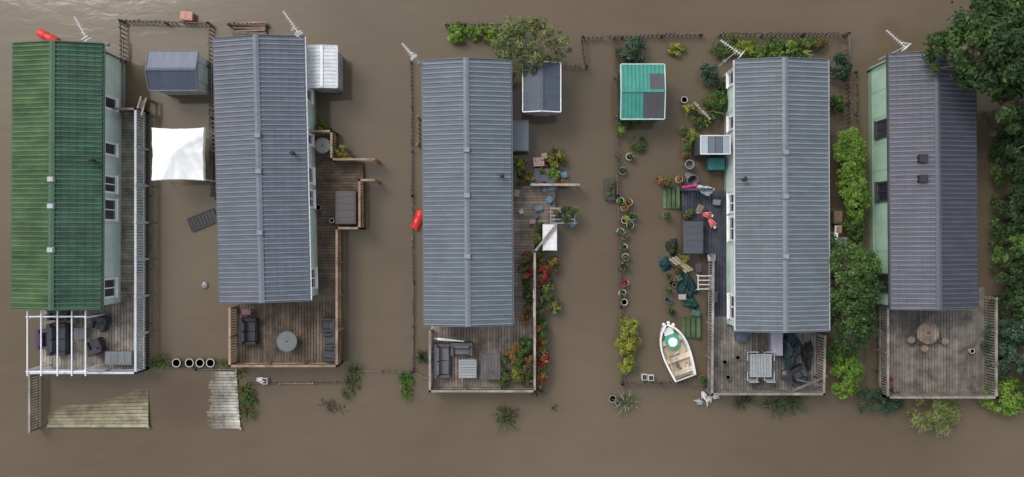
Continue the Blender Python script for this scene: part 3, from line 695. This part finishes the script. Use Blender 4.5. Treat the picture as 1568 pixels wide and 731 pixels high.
for i in range(8): b.box((-.55+i*.157,0,.165),(.1,.5,.03),'plastic',(.018,.019,.022),j=.3)
for s in (-1,1): b.box((0,s*.31,.15),(1.3,.05,.08),'plastic',(.03,.032,.036)); b.box((s*.64,0,.15),(.05,.57,.08),'plastic',(.03,.032,.036)); b.box((.3,s*.29,-.15),(.05,.05,.4),'plastic',(.02,.02,.02))
place(b,'sun_lounger',310,337,.1,-.06,22,0)
def boat():
    a=W(1050,580,.4);c=W(1019,496,.4); d=Vector((c[0]-a[0],c[1]-a[1])); L_=d.length; rz=math.atan2(-d.x,d.y); g=group('dinghy',((a[0]+c[0])/2,(a[1]+c[1])/2,0),rz)
    b=B(); n=22; P=[];Q=[];W_=.66
    for i in range(n+1):
        t=i/n; y=-L_/2+t*L_; w_=W_*(.78+.22*math.sin(min(1,t*2.0)*1.571))*(1 if t<.45 else max(0.03,1-((t-.45)/.55)**2.4)**.7)
        sh=.42+.16*t*t; row=[(-w_,y,sh),(-w_*.93,y,.18),(-w_*.6,y,-.05),(0,y,-.12),(w_*.6,y,-.05),(w_*.93,y,.18),(w_,y,sh)]
        P.append(row); wi=max(.0,w_-.07); yi=y*.95
        Q.append([(-w_,y,sh),(-w_,y,sh+.03),(-wi,yi,sh+.03),(-wi*.93,yi,sh-.08),(-wi*.8,yi,.14),(0,yi,.1),(wi*.8,yi,.14),(wi*.93,yi,sh-.08),(wi,yi,sh+.03),(w_,y,sh+.03),(w_,y,sh)])
    b.grid(P,'paint',(.72,.72,.70),True)
    b.grid(Q,'paint',lambda i,k:(.74,.74,.72) if k in(0,1,2,7,8,9) else (.50,.43,.31),False)
    b.add(P[0],[(0,1,2,3,4,5,6)],'paint',(.7,.7,.68)); b.add([P[0][0],P[0][6],Q[0][8],Q[0][2]],[(0,1,2,3)],'paint',(.72,.72,.7))
    b.make('hull',parent=g)
    s=B()
    for y,w_ in ((-1.0,.95),(-.35,1.12),(.5,.95)): s.box((0,y,.33),(w_,.24,.04),'wood',(.56,.48,.37))
    s.box((0,.98,.42),(.45,.35,.03),'paint',(.68,.67,.64)); s.make('thwarts',parent=g,bev=.01)
    t=B(); t.lathe([(.32,.38),(.34,.42),(.30,.42),(.28,.40),(0,.40)],'plastic',(.05,.36,.22),c=(.02,.5,0),n=24,sy=1.15); t.lathe([(.19,.41),(.22,.5),(.18,.52)],'plastic',(.75,.77,.76),c=(.02,.44,0),n=20)
    t.make('green_tub',parent=g)
    k=B()
    for i in range(16):
        x=rnd.uniform(-.35,.35);y=rnd.uniform(-1.1,-.1); c_=rnd.choice([(.4,.12,.06),(.1,.1,.1),(.55,.5,.4),(.3,.22,.12),(.6,.6,.58),(.1,.2,.3)])
        k.box((x,y,.22),(rnd.uniform(.06,.2),rnd.uniform(.05,.15),.12),'plastic',c_,rz=rnd.uniform(0,3))
    k.tube((-.45,-.9,.45),(-.3,.6,.5),.02,'wood',(.5,.38,.2)); k.make('boat_gear',parent=g,bev=.01)
    f=B()
    for y,x in ((1.36,.12),(1.2,.3),(1.36,-.1)): f.lathe([(0,-.14),(.07,-.1),(.08,0),(.07,.1),(0,.14)],'plastic',(.75,.75,.74),c=(x,y,.5),n=12)
    f.make('fenders',parent=g)
boat()
def duck(px,py,z0,rz,c=(.62,.62,.60),name='swan_ornament'):
    b=B(); b.lathe([(.01,-.2),(.08,-.12),(.10,0),(.07,.13),(.02,.22)],'plastic',c,c=(0,0,.1),rot=Euler((math.radians(80),0,0)),n=14)
    pts=[(0,-.16,.14),(0,-.24,.28),(0,-.2,.4),(0,-.27,.44)]
    for p_,q_ in zip(pts[:-1],pts[1:]): b.tube(p_,q_,.03,'plastic',c,n=8)
    b.tube((0,-.27,.44),(0,-.36,.41),.02,'plastic',(.6,.25,.03),r2=.006)
    for s in (-1,1): b.box((s*.09,.03,.15),(.03,.28,.12),'plastic',c,rz=s*.3)
    place(b,name,px,py,z0+.2,z0,rz,0)
duck(1078,606,0,20);duck(1097,607,0,120);duck(1071,616,0,250,(.35,.4,.45));duck(1086,612,0,330,(.5,.5,.48));duck(398,582,0,80)
for x,y in ((987,578),(997,579),(405,584)): 
    b=B(); b.box((0,0,.12),(.26,.28,.3),'plastic',(.6,.6,.58)); b.box((0,0,.275),(.2,.22,.012),'soil',(.05,.04,.03)); place(b,'planter_box',x,y,.25,0,0,.01)
b=B(); b.box((0,0,1.2),(.16,1.9,.1),'paint',(.75,.75,.75)); b.box((.1,.8,1.24),(.25,.35,.06),'wood',(.3,.2,.12)); b.box((0,-.6,.4),(.08,.08,1.6),'paint',(.6,.6,.6)); b.box((0,.6,.4),(.08,.08,1.6),'paint',(.6,.6,.6)); place(b,'gutter_pipe_rack',1279,378,1.2,0,-4,.01)
chest(1290,370,.5,.4,.5,0,(.35,.35,.37),z0=0); chest(1282,398,.35,.5,.4,0,(.1,.3,.5),'plastic_crate',z0=0); chest(1284,333,.4,.6,.6,0,(.25,.18,.12),'wooden_crate',z0=0,kind='wood')

def aerial(bx,by,p,q,zt=4.5):
    A=W(bx,by,ZE); P_=Vector(W(*p,zt));Q_=Vector(W(*q,zt)); c=P_.lerp(Q_,.7)
    b=B(); al=(.62,.63,.64); mt=Vector((A[0],A[1],zt))
    b.tube((A[0],A[1],1.2),mt,.02,'metal',al); b.tube(mt,c,.015,'metal',al)
    b.tube(P_,Q_,.016,'metal',al); d=(Q_-P_).normalized(); sd=Vector((-d.y,d.x,0))
    n=10
    for i in range(n):
        o=P_.lerp(Q_,i/(n-1)); l=.06+.07*i/n; b.tube(o-sd*l,o+sd*l,.008,'metal',al)
    for z in (-.15,.15): b.beam(Q_-sd*.16+Vector((0,0,z)),Q_+sd*.16+Vector((0,0,z)),.02,.14,'metal',al)
    b.box((A[0],A[1],2.2),(.12,.12,.2),'metal',(.2,.2,.2)); b.make('tv_aerial')
aerial(159,66,(114,26),(133,60)); aerial(463,62,(434,18),(458,52)); aerial(641,95,(616,67),(634,88)); aerial(1112,92,(1104,62),(1135,84)); aerial(1365,82,(1358,47),(1387,73))

# ---------------------------------------------------------------- pots along edges
for x in (270,290,306,322): emptypot(x,556,7,0,(.05,.05,.05),(.5,.48,.44))
for x,y,c in ((956,463,WHT),(1048,153,STN)): emptypot(x,y,5.5,0,c,(.55,.53,.48))
for x,y,pl,pc in ((964,240,MD,TERR),(956,318,OR,STN),(957,337,YE,TERR),(968,332,MD,TERR),(955,361,MX,TERR),(957,434,RD,WHT),(950,355,MD,STN),(1040,275,OR,STN),(953,262,DK,BLK),(950,308,MD,BLK),(963,310,MX,TERR),(965,345,DK,BLK),(955,379,MD,TERR),(955,408,DK,WHT),(958,394,MX,BLK),(953,449,MD,TERR)):
    potted(x,y,6.5,pl,0,pc,rim=(.48,.45,.40),h=.3,n=130,fr=1.2)
chest(934,290,.5,1.0,.35,0,(.05,.05,.05),'planter_box',z0=0); bush('herb_plants',934,290,7,15,.3,MX,220,.05,z0=.3,nb=9)
emptypot(938,611,6,0,BLK,(.3,.28,.25)); emptypot(946,618,4,0,STN,(.3,.28,.25))
q=random.Random(3)
for i in range(50):
    y=388+i*4.1; x=826+q.uniform(-6,27)*(1 if y<475 else .3); potted(x,y,q.uniform(4.5,7),q.choice([RD,OR,MD,BR,MX,DK,MX]),z0=.05,pot=q.choice([TERR,BLK,WHT,BLU,STN]),rim=q.choice([None,None,(.5,.5,.47)]),h=q.uniform(.3,.65),n=170)
for i in range(22): potted(q.uniform(797,812),q.uniform(385,500),q.uniform(4,6),q.choice([RD,MD,OR,DK,MX]),z0=ZD,pot=q.choice([TERR,BLK,(.3,.05,.04)]),n=130)
for i in range(20): potted(q.uniform(772,812),q.uniform(520,588),q.uniform(4.5,7),q.choice([OR,MD,MX,YE,MD]),z0=ZD,pot=q.choice([TERR,BLK,STN]),n=220,h=.5)
for i in range(24): potted(q.uniform(788,875),q.uniform(238,283),q.uniform(4,6.5),q.choice([OR,MD,MX,YE,RD,BR]),z0=.1,pot=q.choice([TERR,BLK,BLU]),n=180,h=.4)
for i in range(12): potted(q.uniform(850,882),q.uniform(318,338),q.uniform(3,5),q.choice([MD,MX,DK]),z0=.8,pot=BLK,ph=.2,n=100,h=.3)
for i in range(10): potted(q.uniform(818,838),q.uniform(345,385),q.uniform(4,5.5),q.choice([MD,MX,DK,BR]),z0=ZD,pot=q.choice([BLK,TERR]),n=140)
for x,y,pl in ((1055,212,BR),(1052,226,MD),(1062,205,YE),(1022,278,MX),(1010,276,OR),(1056,327,MD),(1048,330,MX),(1028,380,DK),(1020,330,MD),(1049,396,YE),(1075,580,MD),(1357,588,OR),(1360,578,RD),(1050,238,MX),(1046,200,MD)): potted(x,y,6,pl,.1,q.choice([STN,BLK,TERR]),n=200,h=.4)
bush('red_acer',830,420,15,20,1.1,RD,850,.05,z0=.2,nb=14,narrow=.3)
bush('red_acer',800,266,11,10,.7,RD,320,.05,z0=.2,nb=8,narrow=.3)
bush('flowering_shrub',797,249,15,10,.8,YE,560,.06,z0=.1,nb=11)
bush('rose_bush',852,243,20,18,.8,MX,560,.05,z0=.0,nb=18)
bush('orange_shrub',827,512,10,16,.8,OR,460,.05,z0=.2,nb=12); bush('rose_bush',846,410,14,18,.7,MX,420,.05,z0=0,nb=14)
bush('orange_shrub',788,537,15,12,.8,OR,460,.05,z0=.4,nb=11)
bush('shrub',798,572,22,20,.9,MX,900,.05,z0=.4,nb=18); bush('shrub',776,580,14,14,.8,MD,500,.05,z0=.4,nb=10)
bush('laurel_hedge',710,50,28,15,.9,BR,1700,.085,nb=24); bush('laurel_hedge',745,50,24,13,.9,BR,1200,.085,nb=16)
bush('laurel_shrub',783,44,22,14,1.1,BR,1000,.085,nb=14)
def tree(name,px,py,rx,ry,h,pal,n,ls,nb,trunk_r=.12,low=.45,blobr=(.12,.24),spread=.92,narrow=.45):
    SEED[0]+=1; r=random.Random(SEED[0]); x,y,_=W(px,py,h*.75); RX=m(rx,h*.75);RY=m(ry,h*.75); g=group(name,(x,y,0)); t=B(); bl=[]; bc=(.2,.17,.13)
    cr_=(0,0,h*.35); t.tube((0,0,-.8),cr_,trunk_r,'wood',bc,trunk_r*.75,9)
    lim=[]
    for i in range(8):
        a=i*.785+r.uniform(-.3,.3); e=(math.cos(a)*RX*.55,math.sin(a)*RY*.55,h*r.uniform(.55,.8)); t.tube(cr_,e,trunk_r*.5,'wood',bc,trunk_r*.22,6); lim.append(e)
    lob=[(r.uniform(0,6.28),r.uniform(.7,1.1)) for _ in range(7)]
    for i in range(nb):
        a=r.random()*6.283;qq=math.sqrt(r.random())*spread*(1+.16*math.sin(3*a+lob[0][0])+.10*math.sin(5*a+lob[1][0])); z=h*(low+(1-low)*math.sqrt(max(0,1-min(1,qq*qq)))*r.uniform(.55,.97)); br=r.uniform(*blobr)*min(RX,RY)
        c=(math.cos(a)*qq*RX,math.sin(a)*qq*RY,z); bl.append(c+(br,br,br*.7)); e=min(lim,key=lambda e_:(e_[0]-c[0])**2+(e_[1]-c[1])**2); t.tube(e,c,trunk_r*.16,'wood',bc,.01,5)
    t.make('trunk_and_limbs',parent=g); leafmesh('crown',bl,n,ls,pal,g,SEED[0],narrow)
tree('willow_tree',810,66,66,48,3.2,OL,5600,.07,110,.09,blobr=(.07,.19),narrow=.35)
bush('conifer_shrub',972,78,25,21,1.2,BL,1700,.06,nb=24); bush('yellow_shrub',1038,75,15,11,.6,YE,600,.06,nb=13)
for x,y,rx,ry,pl in ((1112,74,20,14,MD),(1135,72,22,14,YE),(1160,74,28,15,BR),(1185,68,22,12,MD),(1205,74,22,13,BR),(1235,68,24,12,MD),(1215,84,24,7,DK),(1255,66,14,10,MX)): bush('border_shrub',x,y,rx,ry,.8,pl,850,.065,nb=18,blobr=(.15,.36))
for x,y in ((1125,66),(1175,80),(1225,76)): tuft('iris_tuft',x,y,18,50,.9,[(.12,.2,.04),(.2,.24,.06)],wd=.022)
bush('conifer_shrub',1087,112,17,18,1.1,BL,900,.06,nb=14); bush('conifer_shrub',1100,155,19,22,1.2,MD,1400,.06,nb=18,narrow=.25); bush('conifer_shrub',1103,132,15,16,1.0,DK,800,.06,nb=11)
bush('yellow_shrub',1056,168,15,10,.7,YE,480,.06,nb=11); bush('shrub',1072,190,12,10,.5,MD,300,.06,nb=9)
tuft('palm_tuft',1088,168,20,60,.9,[(.08,.15,.05),(.13,.19,.06)],wd=.025); tuft('grass_tuft',1075,178,18,50,.6,[(.1,.2,.03),(.2,.22,.04)])
b=B(); b.beam((-.5,.2,.5),(.5,-.2,.55),.12,.06,'wood',(.32,.29,.26)); b.beam((-.4,-.1,.4),(.4,.15,.45),.07,.05,'wood',(.25,.1,.06)); b.box((0,0,.1),(.3,.3,.8),'wood',(.15,.12,.1)); place(b,'garden_bench_remains',1075,170,.5,0,-25,0)
bush('shrub',950,195,10,15,.7,BR,420,.07,nb=9);bush('shrub',968,188,16,9,.7,MD,500,.07,nb=9); bush('fern',975,222,18,14,.4,MD,420,.07,nb=16,narrow=.25)
bush('shrub',1055,215,9,8,.5,BR,220,.06,nb=7,z0=.2)
bush('yellow_willow_shrub',962,515,18,34,1.3,YE,2400,.07,nb=40,narrow=.4); bush('yellow_willow_shrub',962,554,15,24,1.0,YE,1200,.07,nb=22,narrow=.4)
bush('shrub',1288,102,20,24,1.5,BL,1300,.06,nb=20); bush('shrub',1283,160,12,22,1.2,MD,800,.065,nb=14)
bush('climbing_hedge',1301,238,26,42,2.2,BR,4200,.075,nb=60,blobr=(.18,.36),low=.5); bush('climbing_hedge',1306,298,24,48,2.2,BR,4000,.075,nb=56,blobr=(.18,.36),low=.5); bush('hedge',1310,350,20,32,1.6,MD,1600,.07,nb=26)
tree('apple_tree',1311,430,42,60,3.6,MD,8000,.08,90,.13,blobr=(.16,.32)); tree('apple_tree',1305,495,38,46,3.0,DK+MD[:2],4500,.08,55,.1,blobr=(.16,.32))
bush('bright_shrub',1297,574,31,40,1.7,BR,3200,.075,nb=44,blobr=(.15,.34)); bush('shrub',1290,545,22,20,1.2,MD,1000,.07,nb=14)
bush('dark_shrub',1350,615,42,25,1.0,BL,2200,.06,nb=40,narrow=.35,blobr=(.15,.35)); bush('tamarisk_shrub',1436,636,46,34,1.3,[(.13,.17,.05),(.22,.26,.08),(.28,.32,.12)],4200,.06,nb=60,narrow=.24,low=.1,blobr=(.12,.32))
tree('ash_tree',1541,50,88,98,7.0,DK+MD[:2],19000,.115,170,.25,blobr=(.09,.20),low=.5); tree('ash_tree',1608,150,78,90,6.5,DK,7000,.13,60,.25,low=.45)
for y,pl,rr in ((190,DK,16),(225,DK,24),(262,MD,28),(300,DK,30),(340,DK,30),(380,MD,28),(420,DK,28),(460,DK,28),(505,BL,34),(555,BL,36)): bush('boundary_hedge',1556,y,rr+8,28,2.0,pl,1900,.08,nb=24,blobr=(.18,.38))
for y in (180,260,340,420,500,580): bush('boundary_hedge',1612,y,50,48,2.6,DK,1500,.12,nb=24)
bush('bright_shrub',1542,608,34,32,1.4,BR,2600,.075,nb=34,blobr=(.16,.36)); bush('shrub',1525,520,22,36,1.4,BL,1300,.06,nb=22,narrow=.3)
for x,y,r_,n,c in ((376,600,16,70,[(.1,.15,.03),(.14,.12,.05)]),(378,630,18,80,[(.07,.13,.03),(.16,.15,.05)]),(368,572,12,40,[(.1,.16,.03)]),(545,568,16,50,[(.1,.15,.04)]),(538,585,16,50,[(.12,.13,.05)]),(528,605,14,30,[(.1,.1,.05)]),(505,622,12,25,[(.1,.09,.05)]),(620,578,12,70,[(.08,.18,.03)]),(622,602,14,50,[(.08,.15,.03)]),(775,640,24,50,[(.08,.12,.04),(.14,.13,.05)]),(648,548,14,60,[(.04,.08,.03)]),(958,618,22,90,[(.08,.14,.03),(.15,.15,.05),(.3,.3,.25)]),(1190,618,26,90,[(.04,.08,.03),(.07,.11,.045)]),(1215,615,26,90,[(.04,.08,.03),(.08,.10,.05)]),(1140,612,22,60,[(.04,.07,.03)]),(822,598,12,30,[(.05,.06,.03)]),(250,553,18,60,[(.08,.14,.03)]),(235,556,10,40,[(.1,.17,.04)]),(342,556,10,30,[(.1,.17,.04)]),(1100,75,18,40,[(.1,.18,.04)]),(1345,570,14,40,[(.1,.2,.04)]),(850,625,8,12,[(.06,.06,.03)]),(1115,500,16,40,[(.1,.14,.04)])):
    tuft('reed_tuft',x,y,r_,n,.4,c,wd=.016)
bush('water_weed',775,634,22,18,.35,[(.05,.10,.03),(.09,.13,.04),(.12,.11,.05)],480,.045,nb=20,low=.1,blobr=(.12,.3)); bush('water_weed',380,612,14,26,.4,MD,620,.045,nb=20,low=.1,blobr=(.15,.35)); bush('water_weed',622,590,11,20,.35,BR,340,.05,nb=12,low=.1); bush('water_weed',540,585,12,26,.25,[(.08,.11,.04),(.12,.11,.05)],300,.04,nb=16,low=.1,blobr=(.12,.3)); bush('water_weed',500,618,14,10,.12,[(.10,.09,.045),(.11,.10,.05)],70,.035,nb=12,low=.1,blobr=(.1,.25),tr=.012); bush('water_weed',520,628,16,8,.12,[(.10,.09,.045),(.11,.10,.05)],60,.035,nb=10,low=.1,blobr=(.1,.25),tr=.012)

# ---------------------------------------------------------------- camera
cd=bpy.data.cameras.new('camera'); cam=bpy.data.objects.new('camera',cd); sc.collection.objects.link(cam); cam.location=(0,0,H); cam.rotation_euler=(0,0,0)
cd.sensor_width=36; cd.lens=36*H*S/1568; cd.clip_end=3000; sc.camera=cam
sc.view_settings.view_transform='Standard'; sc.view_settings.look='None'; sc.view_settings.exposure=0
